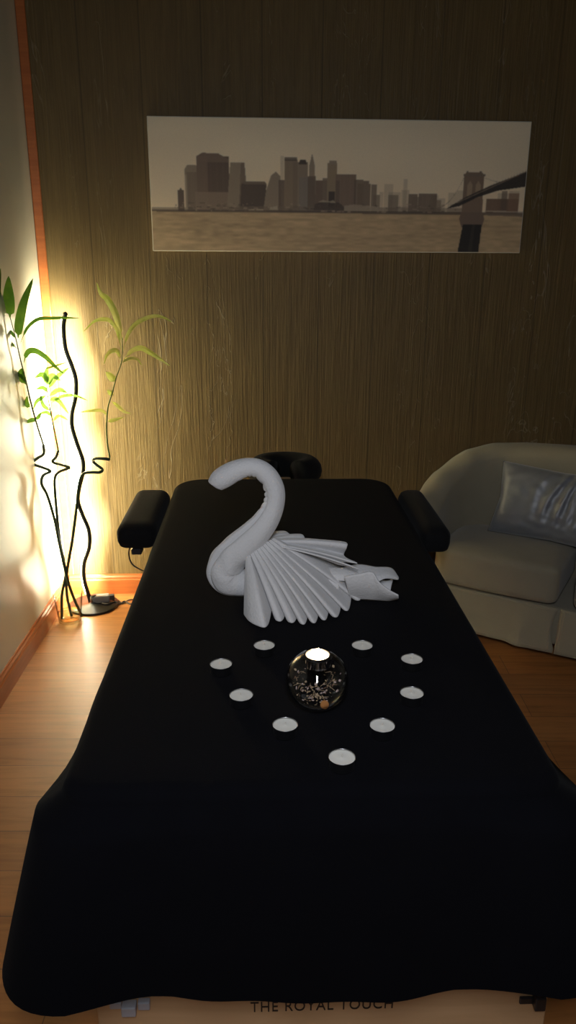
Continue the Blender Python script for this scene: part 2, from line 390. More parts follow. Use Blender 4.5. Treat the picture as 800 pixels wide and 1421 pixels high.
    poly([(640, 276), (739, 229), (739, 230.6), (641, 277)], (.34, .28, .22), .8)
    for k in range(24): xx = 645 + k * 4; poly([(xx, 276 - (xx - 645) * .48), (xx + 1, 276 - (xx - 645) * .48), (xx + 1, 271 - (xx - 645) * .48), (xx, 271 - (xx - 645) * .48)], D1, .5)
    poly([(683, 287), (739, 288), (739, 290), (683, 289)], (.55, .48, .40), .8); poly([(683, 290), (739, 291), (739, 296), (683, 294)], D2, .8)
    k = np.array([.25, .5, .25])
    for ax in (0, 1): img[:] = np.apply_along_axis(lambda r_: np.convolve(np.pad(r_, 1, mode='edge'), k, 'valid'), ax, img)
    img *= 0.97 + 0.06 * rng.rand(NY, NX, 1)
    lum = img.mean(-1, keepdims=True); dark = np.clip((0.5 - lum) / 0.4, 0, 1)
    img *= (1 - 0.28 * dark) * np.array([1.06, 0.97, 0.84]) 
    return np.clip(img, 0, 1)
IMG = make_print()
gx = np.linspace(sL + .003, sR - .003, NX + 1); gz = np.linspace(zB + .003, zT - .003, NY + 1)
GX, GZ = np.meshgrid(gx, gz); loc = np.stack([GX.ravel(), np.full(GX.size, -0.0252), GZ.ravel(), np.ones(GX.size)], 1)
WM = np.array(WFR); wv = (loc @ WM.T)[:, :3]
me = bpy.data.meshes.new('photo_print'); me.vertices.add(len(wv)); me.vertices.foreach_set('co', wv.astype(np.float32).ravel())
nf = NX * NY; I = np.arange(NY)[:, None] * (NX + 1) + np.arange(NX)[None, :]
quads = np.stack([I, I + 1, I + NX + 2, I + NX + 1], -1).reshape(-1, 4)
me.loops.add(nf * 4); me.loops.foreach_set('vertex_index', quads.ravel().astype(np.int32)); me.polygons.add(nf)
me.polygons.foreach_set('loop_start', np.arange(nf, dtype=np.int32) * 4); me.update(calc_edges=True)
ca = me.color_attributes.new('ink', 'FLOAT_COLOR', 'CORNER')
rgba = np.concatenate([IMG.reshape(-1, 3), np.ones((nf, 1))], 1).astype(np.float32); ca.data.foreach_set('color', np.repeat(rgba, 4, axis=0).ravel())
pm, nt, bs = newmat('sepia_print_ink'); at_ = N(nt, 'ShaderNodeVertexColor', layer_name='ink'); nt.links.new(at_.outputs[0], bs.inputs['Base Color']); bs.inputs['Roughness'].default_value = 0.65
linkme('photo_print', me, pm, pic)

# ------------------------------------------------------------------ massage table
TZ = 0.62
TO = Vector((0.041, 0.90, 0)); far = Vector((-0.020, 2.558, 0)); TH = (far - TO).normalized(); TR = Vector((TH.y, -TH.x, 0)); TL = (far - TO).length
TFR = frame(TO, TR, TH)
def tp(x, y, z): return TFR @ Vector((x, y, z))
HW = 0.366
tbl = thing('massage_table', 'portable massage table with black arm pads, face cradle and wooden end board', 'massage table', TO + TH * (TL / 2))
b = bmesh.new(); box(b, (-HW + .02, .02, TZ - .075), (HW - .02, TL - .02, TZ - .006), .03, 4, TFR); link('padded_top', b, BLACKV, tbl, True)
b = bmesh.new(); box(b, (-HW + .035, .04, TZ - .16), (HW - .035, TL - .04, TZ - .078), .004, 1, TFR); link('frame', b, BEECH, tbl)
for sx in (-1, 1):
    for yy in (.10, TL - .14):
        b = bmesh.new(); cx = sx * (HW - .09); box(b, (cx - .022, yy, 0.0), (cx + .022, yy + .045, TZ - .16), .003, 1, TFR); link('leg', b, BEECH, tbl)
# end board with lettering
YB = 0.075                                             # local y of the board's front face
Pb = tp(0, YB, 0); 
def onb(x, y):
    d = ray(x, y); C = Vector((0, 0, H)); t = (Pb - C).dot(TH) / d.dot(TH); return TFR.inverted() @ (C + d * t)
bl = onb(135, 1405); brr = onb(758, 1405)
b = bmesh.new(); box(b, (bl.x, YB, 0.06), (brr.x, YB + .022, 0.34), .002, 1, TFR); eb = link('end_board', b, BEECH, tbl)
l0 = onb(348, 1404); l1 = onb(545, 1402.5); cap_h = 0.0
fc = bpy.data.curves.new('lettering', 'FONT'); fc.body = 'THE ROYAL TOUCH'; fc.size = 0.03; fc.extrude = 0.0004; fc.space_character = 1.12
fo = bpy.data.objects.new('lettering_src', fc); COL.objects.link(fo); bpy.context.view_layer.update()
lm = bpy.data.meshes.new_from_object(fo); bpy.data.objects.remove(fo)
xsx = [v.co.x for v in lm.vertices]; sc_ = (l1.x - l0.x) / (max(xsx) - min(xsx)); x_min = min(xsx)
for v in lm.vertices:
    x_, y_, z_ = (v.co.x - x_min) * sc_, v.co.y * sc_ * 1.3, v.co.z
    v.co = tp(l0.x + x_, YB - .0005 - z_, l0.z + y_)
linkme('lettering', lm, LETTER, eb)
def bracket(rects, mat, nm='bracket'):
    for (x0, y0, x1, y1, dep) in rects:
        a = onb(x0, y1); c = onb(x1, y0); b = bmesh.new()
        # shrink for the nearer front face
        box(b, (a.x * (1 - dep * .9), YB - dep, a.z + dep * 1.1), (c.x * (1 - dep * .9), YB - .0004, c.z + dep * .9), .002, 2, TFR); link(nm, b, mat, tbl)
bracket([(152, 1391, 168, 1401, .006), (168, 1396, 187, 1411, .018), (191, 1390, 207, 1402, .012)], STEEL)
bracket([(721, 1384, 741, 1394, .006), (741, 1383, 759, 1403, .018)], DARKMET)
# arm pads
def rbox(bm, fr, lo, hi, n=12, e=0.40, bulge=None):
    """soft cushion: rounded superellipsoid-like block; e = corner softness"""
    lo, hi = Vector(lo), Vector(hi); c = (lo + hi) / 2; h = (hi - lo) / 2
    t = bmesh.new(); bmesh.ops.create_cube(t, size=2.0); bmesh.ops.subdivide_edges(t, edges=list(t.edges), cuts=n, use_grid_fill=True)
    R_ = min(h) * e * 2
    for v in t.verts:
        p = Vector([v.co[k] * h[k] for k in range(3)]); q = Vector([max(-(h[k] - R_), min(h[k] - R_, p[k])) for k in range(3)])
        d = p - q
        if d.length > 1e-9: p = q + d.normalized() * min(R_, max(abs(x) for x in d) if max(abs(x) for x in d) > 0 else R_)
        u = Vector([p[k] / h[k] for k in range(3)])
        if bulge: p = bulge(p, u, h)
        v.co = c + p
    if fr is not None: bmesh.ops.transform(t, matrix=fr, verts=t.verts)
    me_ = bpy.data.meshes.new('t'); t.to_mesh(me_); t.free(); bm.from_mesh(me_); bpy.data.meshes.remove(me_)
def soft(p, u, h):
    f = (1 - u.x * u.x) * (1 - u.y * u.y)
    return p + Vector((0, 0, 0.006 * f * (1 if u.z > 0 else -.3)))
iv = TFR.inverted()
def loc_at(x, y, z): return iv @ onz(x, y, z)
af, ab_ = loc_at(159, 739, .592), loc_at(190, 683, .592)
b = bmesh.new(); rbox(b, TFR, (af.x, af.y, .533), (-HW - .012, ab_.y, .607), bulge=soft); ap = link('arm_pad', b, BLACKV, tbl, True)
b = bmesh.new(); box(b, (af.x + .04, af.y + .02, .515), (af.x + .07, af.y + .06, .5334), .003, 1, TFR)
box(b, (af.x + .05, af.y + .12, .515), (-HW + .06, af.y + .16, .5334), .003, 1, TFR); link('pad_bracket', b, DARKMET, ap)
b = bmesh.new(); tube(b, catmull([ony(180, 760, af.y + TO.y + .04), ony(179, 770, 2.14), ony(183, 782, 2.15), ony(194, 790, 2.16), ony(208, 795, 2.17)], 6), .0022, 8); link('strap', b, CORDM, ap)
rf, rb = loc_at(630, 744, .600), loc_at(602, 683, .600)
b = bmesh.new(); rbox(b, TFR, (HW + .012, rf.y, .541), (rf.x, rb.y, .616), bulge=soft); ap2 = link('arm_pad', b, BLACKV, tbl, True)
b = bmesh.new(); box(b, (HW - .06, rf.y + .12, .523), (rf.x - .05, rf.y + .16, .5413), .003, 1, TFR); link('pad_bracket', b, DARKMET, ap2)
# face cradle (horseshoe cushion)
cy = TL + .155; pts = []
for k in range(25):
    a = math.radians(-60 + 300 * k / 24); pts.append(tp(.012 + .088 * math.cos(a), cy + .075 * math.sin(a), .606))
b = bmesh.new(); tube(b, pts, .050, 16); fcr = link('face_cradle', b, BLACKV, tbl, True)
b = bmesh.new()
for sx in (-.05, .05): box(b, (sx - .008, TL - .06, .535), (sx + .008, cy + .03, .555), .002, 1, TFR)
box(b, (-.1, cy - .04, .554), (.1, cy + .05, .566), .004, 1, TFR); link('cradle_frame', b, BEECH, fcr)

# black sheet
def outline(hw, L, rn=0.05, rf_=0.10, n=14):
    """counter-clockwise rounded rectangle in table space; returns (pt, normal, corner weight near)"""
    out = []
    def seg(p, q, nrm, k):
        for i in range(k): t = i / k; out.append((Vector(p).lerp(Vector(q), t), Vector(nrm), 0.0))
    def arc(c, r, a0, a1, near):
        for i in range(n): a = math.radians(a0 + (a1 - a0) * i / n); d = Vector((math.cos(a), math.sin(a), 0)); out.append((Vector(c) + d * r, d, near * math.sin(PI * i / n)))
    seg((-hw + rn, 0, 0), (hw - rn, 0, 0), (0, -1, 0), 46); arc((hw - rn, rn, 0), rn, -90, 0, 1)
    seg((hw, rn, 0), (hw, L - rf_, 0), (1, 0, 0), 60); arc((hw - rf_, L - rf_, 0), rf_, 0, 90, 0)
    seg((hw - rf_, L, 0), (-hw + rf_, L, 0), (0, 1, 0), 30); arc((-hw + rf_, L - rf_, 0), rf_, 90, 180, 0)
    seg((-hw, L - rf_, 0), (-hw, rn, 0), (-1, 0, 0), 60); arc((-hw + rn, rn, 0), rn, 180, 270, 1)
    return out
OL = outline(HW, TL); b = bmesh.new(); rows = []
nl = Vector((-HW, 0, 0)); nr = Vector((HW, 0, 0))
def drape(p, nrm, cw, d, i):
    """point of the sheet hanging d metres down from the edge"""
    L_ = (p - nl).length; R_ = (p - nr).length
    g = math.exp(-(L_ / .09) ** 2) + math.exp(-(R_ / .09) ** 2)
    front = math.exp(-(max(p.y, 0) / .12) ** 2)
    fl = 0.010 + 0.075 * g * (d / .33) ** .9 + 0.035 * front * (d / .33)
    if g > .05 : fl += .018 * g * min(1, d / .03)
    wob = (.010 * (d / .33) * math.sin(i * .23) + .006 * (d / .33) * math.sin(i * .61 + 1)) * (1 - .7 * front)
    nn = nrm.copy()
    if g > .02:
        s = -1 if L_ < R_ else 1; nn = (nrm + Vector((s * .6, -.4, 0)) * min(1, g)).normalized()
    return p + nn * (fl * min(1, d / .02) + wob) + Vector((0, 0, TZ - d))
cen = Vector((0, TL / 2, 0))
for k in (.25, .5, .75, .9):
    rows.append([cen + (p - cen) * k + Vector((0, 0, TZ + .0008 * noise.noise(p * 3 * k))) for p, nn, cw in OL])
for a in (0, 15, 30, 45, 60, 75, 90):
    r = .026; an = math.radians(a); ins = r * (1 - math.sin(an)); rows.append([p - nn * ins + Vector((0, 0, TZ - r * (1 - math.cos(an)))) for p, nn, cw in OL])
DL = 0.332
for k in range(1, 15):
    v = k / 14
    row = []
    for i, (p, nn, cw) in enumerate(OL):
        left = max(0.0, 1 - (p - nl).length / .25)
        gg = math.exp(-((p - nl).length / .17) ** 2) + math.exp(-((p - nr).length / .17) ** 2)
        hem = DL + .012 - .060 * gg + .002 * math.sin(p.x * 9)
        row.append(drape(p, nn, cw, .026 + (hem - .026) * v, i) )
    rows.append(row)
vs = grid(b, rows, close_u=True); cap(b, vs[0])
sh = link('table_sheet', b, BLACKF, None, True)
tag(sh, 'black fleece sheet draped over the massage table down to its foot end', 'sheet')
for v_ in sh.data.vertices: v_.co = TFR @ v_.co

# ------------------------------------------------------------------ tealights
TLR = 0.0202
def tealight_parts(root, c, hgt=.0165, lit=False):
    b = bmesh.new(); lathe(b, [(0, 0), (TLR * .93, 0), (TLR * .95, .0008), (TLR * .97, hgt - .001), (TLR, hgt), (TLR * .985, hgt + .0003), (TLR * .955, hgt - .0006), (TLR * .93, .001), (0, .001)], c, 36)
    link('cup', b, ALU, root, True)
    b = bmesh.new(); lathe(b, [(0, .0012), (TLR * .92, .0012), (TLR * .945, hgt - .0009), (TLR * .85, hgt - .0014), (TLR * .2, hgt - .0013), (0, hgt - .0006)], c, 36)
    link('wax', b, WAX, root, True)
    b = bmesh.new(); tz = hgt + (.004 if not lit else .005); cc = Vector(c)
    tube(b, [cc + Vector((0, 0, hgt - .0025)), cc + Vector((.0003, 0, hgt + .001)), cc + Vector((.0012, 0, tz))], .0006 if not lit else .0007, 6); link('wick', b, WICKB if lit else WICK, root)
tl_px = [((367, 895), 'unlit white tealight behind and left of the glass globe, nearest the swan pleats'),
         ((503, 895), 'unlit white tealight behind and right of the glass globe, nearest the swan tail'),
         ((307, 921), 'leftmost unlit white tealight of the heart, below the swan body'),
         ((572, 914), 'upper of the two unlit white tealights on the right side of the heart'),
         ((335, 964), 'unlit white tealight level with the glass globe on its left, second from the left'),
         ((572, 961), 'lower of the two unlit white tealights on the right side of the heart'),
         ((396, 1005), 'unlit white tealight just in front and left of the glass globe'),
         ((531, 1006), 'unlit white tealight in front and right of the glass globe'),
         ((475, 1050), 'nearest unlit white tealight, at the pointed tip of the heart')]
proto = None
SHZ = TZ + .0012
for k, ((x, y), lab) in enumerate(tl_px):
    p = onz(x, y, SHZ + .0165); p.z = SHZ
    if proto is None:
        proto = thing('tealight', lab, 'tealight', (0, 0, 0), 'unlit tealights set out in a heart'); tealight_parts(proto, (0, 0, 0)); proto.location = p
    else:
        c_ = proto.copy(); COL.objects.link(c_); c_.location = p; c_['label'] = lab
        for ch in list(proto.children):
            d_ = ch.copy(); COL.objects.link(d_); d_.parent = c_
        c_.rotation_euler.z = k * .9

# ------------------------------------------------------------------ glass globe candle holder
GR = 0.0515
gt = onz(441, 908, SHZ + 2 * GR - .005)
G0 = Vector((gt.x, gt.y, SHZ)); GC = G0 + Vector((0, 0, GR)) 
gl = thing('glass_globe', 'clear glass globe candle holder in the middle of the heart, lit tealight on top', 'candle holder', G0)
b = bmesh.new(); prof = []
ro = TLR + .0022; ztop = math.sqrt(GR ** 2 - ro ** 2)
a_top = math.atan2(ztop, ro)
for k in range(33): a = -PI / 2 + (a_top + PI / 2) * k / 32; prof.append((GR * math.cos(a), GR * math.sin(a)))
zt = GR * math.sin(a_top)
prof += [(ro - .0008, zt + .0006), (TLR + .0008, zt - .001), (TLR + .0006, zt - .0165), (0, zt - .0170), (0, zt - .0188), (TLR + .0014, zt - .0185), (TLR + .0026, zt - .003)]
ri = GR - .0018; a2 = math.asin((zt - .003) / ri)
for k in range(33): a = a2 - (a2 + PI / 2) * k / 32; prof.append((ri * math.cos(a), ri * math.sin(a)))
prof = [(r, z) for r, z in prof]
lathe(b, prof, GC, 64); link('globe', b, GLOBEG, gl, True)
ct = GC + Vector((0, 0, zt - .0163))
lt = thing('lit_tealight', 'burning tealight glowing white in the top of the glass globe', 'tealight', ct)
tealight_parts(lt, ct, lit=True)
fz = ct + Vector((.0012, 0, .0205))
b = bmesh.new(); lathe(b, [(0, 0), (.0014, .0008), (.0020, .0025), (.0015, .0045), (.0007, .0062), (0, .0075)], fz, 14); link('flame', b, FLAMEM, lt, True)
pl = bpy.data.lights.new('candle_light', 'POINT'); pl.energy = 0.3; pl.color = (1.0, 0.72, 0.42); pl.shadow_soft_size = .006
po = bpy.data.objects.new('candle_light', pl); COL.objects.link(po); po.location = fz + Vector((0, 0, .004))
# potpourri inside
b = bmesh.new(); rnd = random.Random(11)
for k in range(120):
    while True:
        p = Vector((rnd.uniform(-1, 1), rnd.uniform(-1, 1), rnd.uniform(-1, .3))) * (GR - .009)
        if p.length < GR - .010 and (p.z < -.016 or (rnd.random() < .35 and p.length > .025)): break
    s = rnd.uniform(.0014, .0034); q = Matrix.Rotation(rnd.uniform(0, 6.3), 3, Vector((rnd.uniform(-1, 1), rnd.uniform(-1, 1), rnd.uniform(-1, 1))).normalized())
    m_ = rnd.choice((0, 0, 1, 1, 2)); n_ = rnd.choice((4, 5, 6)); ring = []; top = b.verts.new(GC + p + q @ Vector((0, 0, s * .35))); bot = b.verts.new(GC + p - q @ Vector((0, 0, s * .35)))
    for j in range(n_): a = 2 * PI * j / n_; ring.append(b.verts.new(GC + p + q @ (Vector((math.cos(a), math.sin(a) * .8, 0)) * s * rnd.uniform(.8, 1.2))))
    for j in range(n_):
        for t_ in ((ring[j], ring[(j + 1) % n_], top), (ring[(j + 1) % n_], ring[j], bot)):
            f = b.faces.new(t_); f.material_index = m_
for k in range(22):
    th_, ph_ = rnd.uniform(0, 6.3), rnd.uniform(-1.2, .15); p = GC + Vector((math.cos(th_) * math.cos(ph_), math.sin(th_) * math.cos(ph_), math.sin(ph_))) * rnd.uniform(.018, .036)
    dv = Vector((rnd.uniform(-1, 1), rnd.uniform(-1, 1), rnd.uniform(-.7, .7))).normalized() * rnd.uniform(.008, .02); e_ = p + dv
    if (e_ - GC).length > GR - .006: e_ = GC + (e_ - GC).normalized() * (GR - .007)
    tube(b, [p, (p + e_) / 2 + Vector((rnd.uniform(-.003, .003), 0, .002)), e_], .0004, 5)
pp = link('potpourri', b, [simple('dried_petal_tan', (.42, .30, .18), .7), simple('dried_petal_pink', (.50, .38, .34), .7), simple('dried_bark', (.16, .09, .05), .8)])
tag(pp, 'dried petals and twigs heaped inside the glass globe', 'potpourri', kind='stuff')
b = bmesh.new(); oc = GC + Vector((.0115, -.0335, -.026)); nrm = Vector((.15, -.8, .35)).normalized(); q = nrm.to_track_quat('Z', 'Y').to_matrix().to_4x4(); q.translation = oc
bmesh.ops.create_cone(b, cap_ends=True, segments=24, radius1=.0072, radius2=.0068, depth=.0016, matrix=q); bmesh.ops.bevel(b, geom=[e for e in b.edges if len(e.link_faces) == 2 and e.calc_face_angle() > .8], offset=.0004, segments=2, affect='EDGES')
tag(link('dried_slice', b, simple('dried_orange', (.42, .16, .03), .5)), 'round orange-brown dried slice at the bottom of the glass globe', 'dried fruit')

# ------------------------------------------------------------------ towel swan
sw0 = onz(345, 828, TZ); sw = thing('towel_swan', 'grey white towel folded into a swan on the black sheet', 'towel swan', (sw0.x, sw0.y, TZ))
SY = 1.545
neck = [(298.5, 673, 9.5), (300.5, 670.5, 12.5), (309, 663.5, 15), (326, 654, 14.5), (344, 648.5, 12.8), (360, 651, 13), (373, 662, 13.8), (381, 680, 14.3), (380, 700, 15), (371, 720, 17.5), (356, 739, 20.5), (338, 756, 23), (322, 771, 24), (312, 788, 25.5), (316, 802, 25), (332, 808, 21), (352, 810, 18), (385, 811, 17), (430, 811, 16), (470, 811, 15)]
cp = catmull([ony(x, y, SY) for x, y, r in neck], 18); k_ = (ony(401, 700, SY) - ony(400, 700, SY)).length
rr = [v.x * k_ for v in catmull([Vector((r, 0, 0)) for x, y, r in neck], 18)]
for i, p in enumerate(cp):                              # keep the body on the table
    lo_ = TZ + .0015 + rr[i] * .97
    if p.z < lo_ and i > 135: p.z = lo_
def nfun(s, a):
    # a = 0 points to the camera; +a toward one in-plane side
    f = 1.0
    for a0, dep, w_ in ((math.radians(60), .32, .17), (math.radians(-50), .05, .4)):
        d = (a - a0 + PI) % (2 * PI) - PI; f -= dep * math.exp(-(d / w_) ** 2) * (1 if s > .42 else max(0, (s - .30) / .12)) * (1 if s < .78 else max(0, 1 - (s - .78) / .1))
    d = (a - PI / 2 + PI) % (2 * PI) - PI                # concave side wrinkles in the hook
    hook = math.exp(-((s - .31) / .13) ** 2); f -= .24 * hook * math.exp(-(d / .62) ** 2) * (1 - abs(math.sin(s * 88 + .9 * math.sin(a * 2) + 1.3 * math.sin(s * 31)))) ** 1.5
    f += .035 * math.sin(s * 90 + 2.5 * math.sin(a * 2)) * math.exp(-((s - .66) / .06) ** 2)
    return f
b = bmesh.new(); tube(b, cp, rr, 72, True, nfun, up=(0, -1, 0)); link('neck', b, TOWEL, sw, True)
def cloth(name, hem, apex, parent, rowsn=22, bow=.012, bowdir=Vector((0, -.6, .8)), nseg=7, thick=.0035, pinch=.8):
    hc = catmull(hem, nseg); ac = catmull(apex, nseg); R_ = []
    for k in range(rowsn + 1):
        v = k / rowsn; vv = v ** pinch; R_.append([a.lerp(h, vv) + bowdir * bow * math.sin(PI * v) for a, h in zip(ac, hc)])
    b_ = bmesh.new(); grid(b_, R_); o_ = link(name, b_, TOWEL, parent, True)
    so = o_.modifiers.new('thick', 'SOLIDIFY'); so.thickness = thick; so.offset = 0; ss = o_.modifiers.new('sub', 'SUBSURF'); ss.levels = 1; ss.render_levels = 1
    return o_
HZ = TZ + .004
tops = [(379, 834), (396, 837), (413, 838), (428, 832), (443, 827), (457, 826), (474, 820), (488, 812), (505, 803)]
lows = [862, 864, 866, 864, 860, 856, 847, 833]
hem_px = [(339, 853, 0), (346, 862, 0), (356, 868, 0), (368, 871, 0), (374, 862, 0)]
for (xa, ya), (xb, yb), yl in zip(tops, tops[1:], lows):
    hem_px += [(xa, ya, 1), (xa + 1.5, (ya + yl) / 2 + 3, 0), (xa + (xb - xa) * .28, yl - 1, 0), (xa + (xb - xa) * .72, yl, 0), (xb - .5, (yb + yl) / 2 + 4, 0)]
hem_px += [(*tops[-1], 1)]
hem = [onz(x, y, HZ + (.010 if f else 0)) for x, y, f in hem_px]
n_h = len(hem_px); apex = []
for i, (x, y, f) in enumerate(hem_px):
    t = i / (n_h - 1); ax = 342 + 38 * t; ay = 772 - 26 * t ** .7
    apex.append(ony(ax, ay, SY - .022 + .02 * t + (.034 if f else 0)))
cloth('wing', hem, apex, sw, rowsn=24, bow=.010)
up_hem = [ony(500, 790, 1.50), ony(484, 786, 1.53), ony(470, 783, 1.55), ony(483, 780, 1.52), ony(497, 782, 1.51), ony(484, 776, 1.54), ony(478, 770, 1.58), ony(482, 760, 1.56), ony(482, 753.5, 1.57), ony(470, 752, 1.62), ony(455, 751, 1.63)]
up_ap = [ony(380 - i * 1.6, 756 - i * .8, SY - .008 + .004 * i) for i in range(len(up_hem))]
cloth('upper_fold', up_hem, up_ap, sw, rowsn=16, bow=.004, bowdir=Vector((0, 0, 1)), nseg=6)
fw_hem = [ony(420, 757, 1.60), ony(424, 750, 1.62), ony(420, 742, 1.63), ony(408, 743, 1.66), ony(402, 741, 1.64), ony(396, 737.5, 1.66), ony(385, 738, 1.69), ony(380, 739, 1.66)]
fw_ap = [ony(368 - i * 1.2, 752 - i * .6, SY + .015 + .004 * i) for i in range(len(fw_hem))]
cloth('far_wing', fw_hem, fw_ap, sw, rowsn=12, bow=.004, bowdir=Vector((0, 0, 1)), nseg=6)
def patch(name, top, bot, parent, bulge=.012, n=14):
    t_, b_ = catmull(top, 6), catmull(bot, 6); R_ = []
    for k in range(n + 1):
        v = k / n; R_.append([a.lerp(c, v) + Vector((0, -1, .25)) * bulge * math.sin(PI * v) for a, c in zip(t_, b_)])
    bb = bmesh.new(); grid(bb, R_); o_ = link(name, bb, TOWEL, parent, True)
    so = o_.modifiers.new('thick', 'SOLIDIFY'); so.thickness = .003; so.offset = 0; return o_
patch('tail', [ony(478, 800, 1.50), ony(500, 796, 1.50), ony(517, 794, 1.50), ony(526, 807, 1.49), ony(541, 819, 1.485), ony(553, 826, 1.48)],
      [onz(486, 830, HZ), onz(498, 831.5, HZ), onz(512, 832.5, HZ), onz(526, 833, HZ), onz(540, 833.5, HZ), onz(552, 831, HZ)], sw)
patch('tail', [ony(452, 787, 1.56), ony(475, 788, 1.56), ony(497, 783.5, 1.57), ony(522, 787, 1.57), ony(543, 788.5, 1.58), ony(553, 801, 1.57)],
      [ony(450, 803, 1.54), ony(475, 806, 1.53), ony(498, 807, 1.53), ony(520, 809, 1.53), ony(535, 803, 1.54), ony(552, 804, 1.56)], sw, .008)
patch('tail', [ony(500, 800, 1.57), ony(520, 802, 1.58), ony(535, 806, 1.58), ony(546, 804, 1.575)],
      [onz(500, 822, HZ), onz(515, 822, HZ), onz(530, 822, HZ), onz(542, 822, HZ)], sw, -.004)

# ------------------------------------------------------------------ floor lamp
LY = 2.835
st = [(90.5, 436), (88.5, 447), (88, 459), (91, 485), (99.6, 508), (105, 527), (104.8, 550), (99.8, 573), (99.8, 592), (106.5, 615), (114.5, 638), (115, 655), (110, 676), (108, 695), (114, 714), (123, 736), (123.6, 759), (116.5, 782), (117, 805), (124.5, 831), (126, 839)]
sp = catmull([ony(x, y, LY) for x, y in st], 6)
lbase = Vector((sp[-1].x + .012, LY, 0))
lamp = thing('floor_lamp', 'slim black floor lamp with a wavy stem glowing into the corner', 'floor lamp', lbase)
for p in sp: p.z = max(p.z, .01)
b = bmesh.new(); tube(b, sp, .0085, 14); pole = link('stem', b, LAMPMET, lamp, True)
b = bmesh.new(); bmesh.ops.create_icosphere(b, subdivisions=2, radius=.0092, matrix=Matrix.Translation(sp[0])); link('end_cap', b, LAMPMET, lamp, True)
b = bmesh.new(); lathe(b, [(0, 0), (.098, 0), (.100, .002), (.100, .007), (.097, .010), (.02, .012), (.014, .022), (.013, .045), (0, .047)], lbase, 48); link('base', b, LAMPBASE, lamp, True)
ld = Vector((-.84, .54, 0)).normalized(); rows = []
for i, p in enumerate(sp[4:-8]):
    j = i + 4; T = (sp[j + 1] - sp[j - 1]).normalized(); sd = T.cross(ld).normalized(); nn = sd.cross(T).normalized()
    if nn.dot(ld) < 0: nn = -nn
    rows.append([p + nn * .0088 - sd * .0055, p + nn * .0088 + sd * .0055])
b = bmesh.new(); grid(b, rows); link('light_strip', b, LED, lamp)
# adapter + leads beside the base
ad = thing('power_adapter', 'small silver plug adapter with tangled leads lying behind the lamp base', 'adapter', (lbase.x + .045, 2.86, 0))
def ofs(x, y, z): return onz(x, y, z)
a0_ = onz(140, 830, .03); mt = Matrix.Translation(a0_) @ Matrix.Rotation(.25, 4, 'Z')
b = bmesh.new(); box(b, (-.035, -.014, -.0165), (.035, .014, .0145), .005, 3, mt); link('housing', b, ADAPT, ad)
b = bmesh.new(); box(b, (.035, -.009, -.010), (.055, .009, .012), .003, 2, mt); link('plug', b, CORDM, ad)
b = bmesh.new(); tube(b, catmull([onz(x, y, .016 if x < 160 else .005) for x, y in ((134, 833), (146, 838), (156, 836), (164, 833), (170, 837), (178, 833), (185, 832), (196, 833))], 6), .0028, 8)
tube(b, catmull([onz(x, y, .016 if x < 160 else .005) for x, y in ((150, 828), (158, 833), (166, 838), (173, 834), (180, 838), (190, 837), (200, 838))], 6), .0028, 8); link('lead', b, CORDM, ad, True)

# ------------------------------------------------------------------ vase with curly bamboo
VC = Vector((-.846, 2.697, 0))
vase = thing('glass_vase', 'low clear tapered glass vase holding curly bamboo on the wooden floor', 'vase', VC)
b = bmesh.new(); lathe(b, [(0, 0), (.040, 0), (.0435, .003), (.048, .05), (.056, .118), (.0555, .1195), (.0545, .118), (.0462, .05), (.042, .012), (0, .010)], VC, 48); link('vessel', b, GLASS, vase, True)
b = bmesh.new(); lathe(b, [(0, .0104), (.0415, .0124), (.0445, .040), (0, .040)], VC, 40); link('water', b, WATER, vase, True)
def Yz(y, k): return VC.y - k * max(0, (640 - y)) / 240.0
def stalk(name, px, label, k, curl, leaves, lmat, smat, thin):
    bx = ony(*px[0][:2], VC.y); root = thing('curly_bamboo', label, 'plant', (VC.x, VC.y, 0.012), 'curly bamboo stalks in the vase')
    pts = []
    for q in px:
        x, y = q[0], q[1]; dy = q[2] if len(q) > 2 else 0.0
        if y > 845: v = Vector((onz(x, 862, .013).x, VC.y + dy, .0135))
        else: v = ony(x, y, Yz(y, k) + dy)
        pts.append(v)
    cut = thin; P1 = catmull(pts[:cut + 1], 7); P2 = catmull(pts[cut:], 6)
    b_ = bmesh.new(); tube(b_, P1, .0056, 9); link('stalk', b_, STEMM, root, True)
    b_ = bmesh.new(); n = len(P2); tube(b_, P2, [0.0036 * (1 - .6 * i / (n - 1)) for i in range(n)], 8); link('shoot', b_, smat, root, True)
    b_ = bmesh.new()
    for path, wd, dY in leaves:
        L_ = [ony(x, y, Yz(y, k) + dY * (i / (len(path) - 1)) ) for i, (x, y) in enumerate(path)]
        L_ = catmull(L_, 6); m = len(L_); R_ = []
        for i, p in enumerate(L_):
            t = i / (m - 1); T = (L_[min(i + 1, m - 1)] - L_[max(i - 1, 0)]).normalized()
            sd = T.cross(Vector((0, -1, 0.15))).normalized(); w_ = wd * .5 * k_lf * (math.sin(PI * min(1, t ** .8)) ** .75 + .04 if t < 1 else .02)
            if t < .12: w_ *= .35
            R_.append([p - sd * w_, p - sd * w_ * .5 + Vector((0, .12 * w_, 0)), p + Vector((0, .25 * w_ + .0004, 0)), p + sd * w_ * .5 + Vector((0, .12 * w_, 0)), p + sd * w_])
        grid(b_, R_)
    link('leaves', b_, lmat, root, True)
    return root
k_lf = (ony(101, 500, 2.68) - ony(100, 500, 2.68)).length
A = [(110, 852, .01), (101, 826, .005), (92, 797, -.006), (82, 752), (76, 722), (66, 688), (58, 672, -.008), (60, 660, 0), (70, 654, .012), (60, 649, 0), (45, 643, -.012), (52, 636, -.004), (60.5, 630), (60.5, 618), (51, 588), (42, 555), (36, 528), (28, 497), (22, 470), (14, 440)]
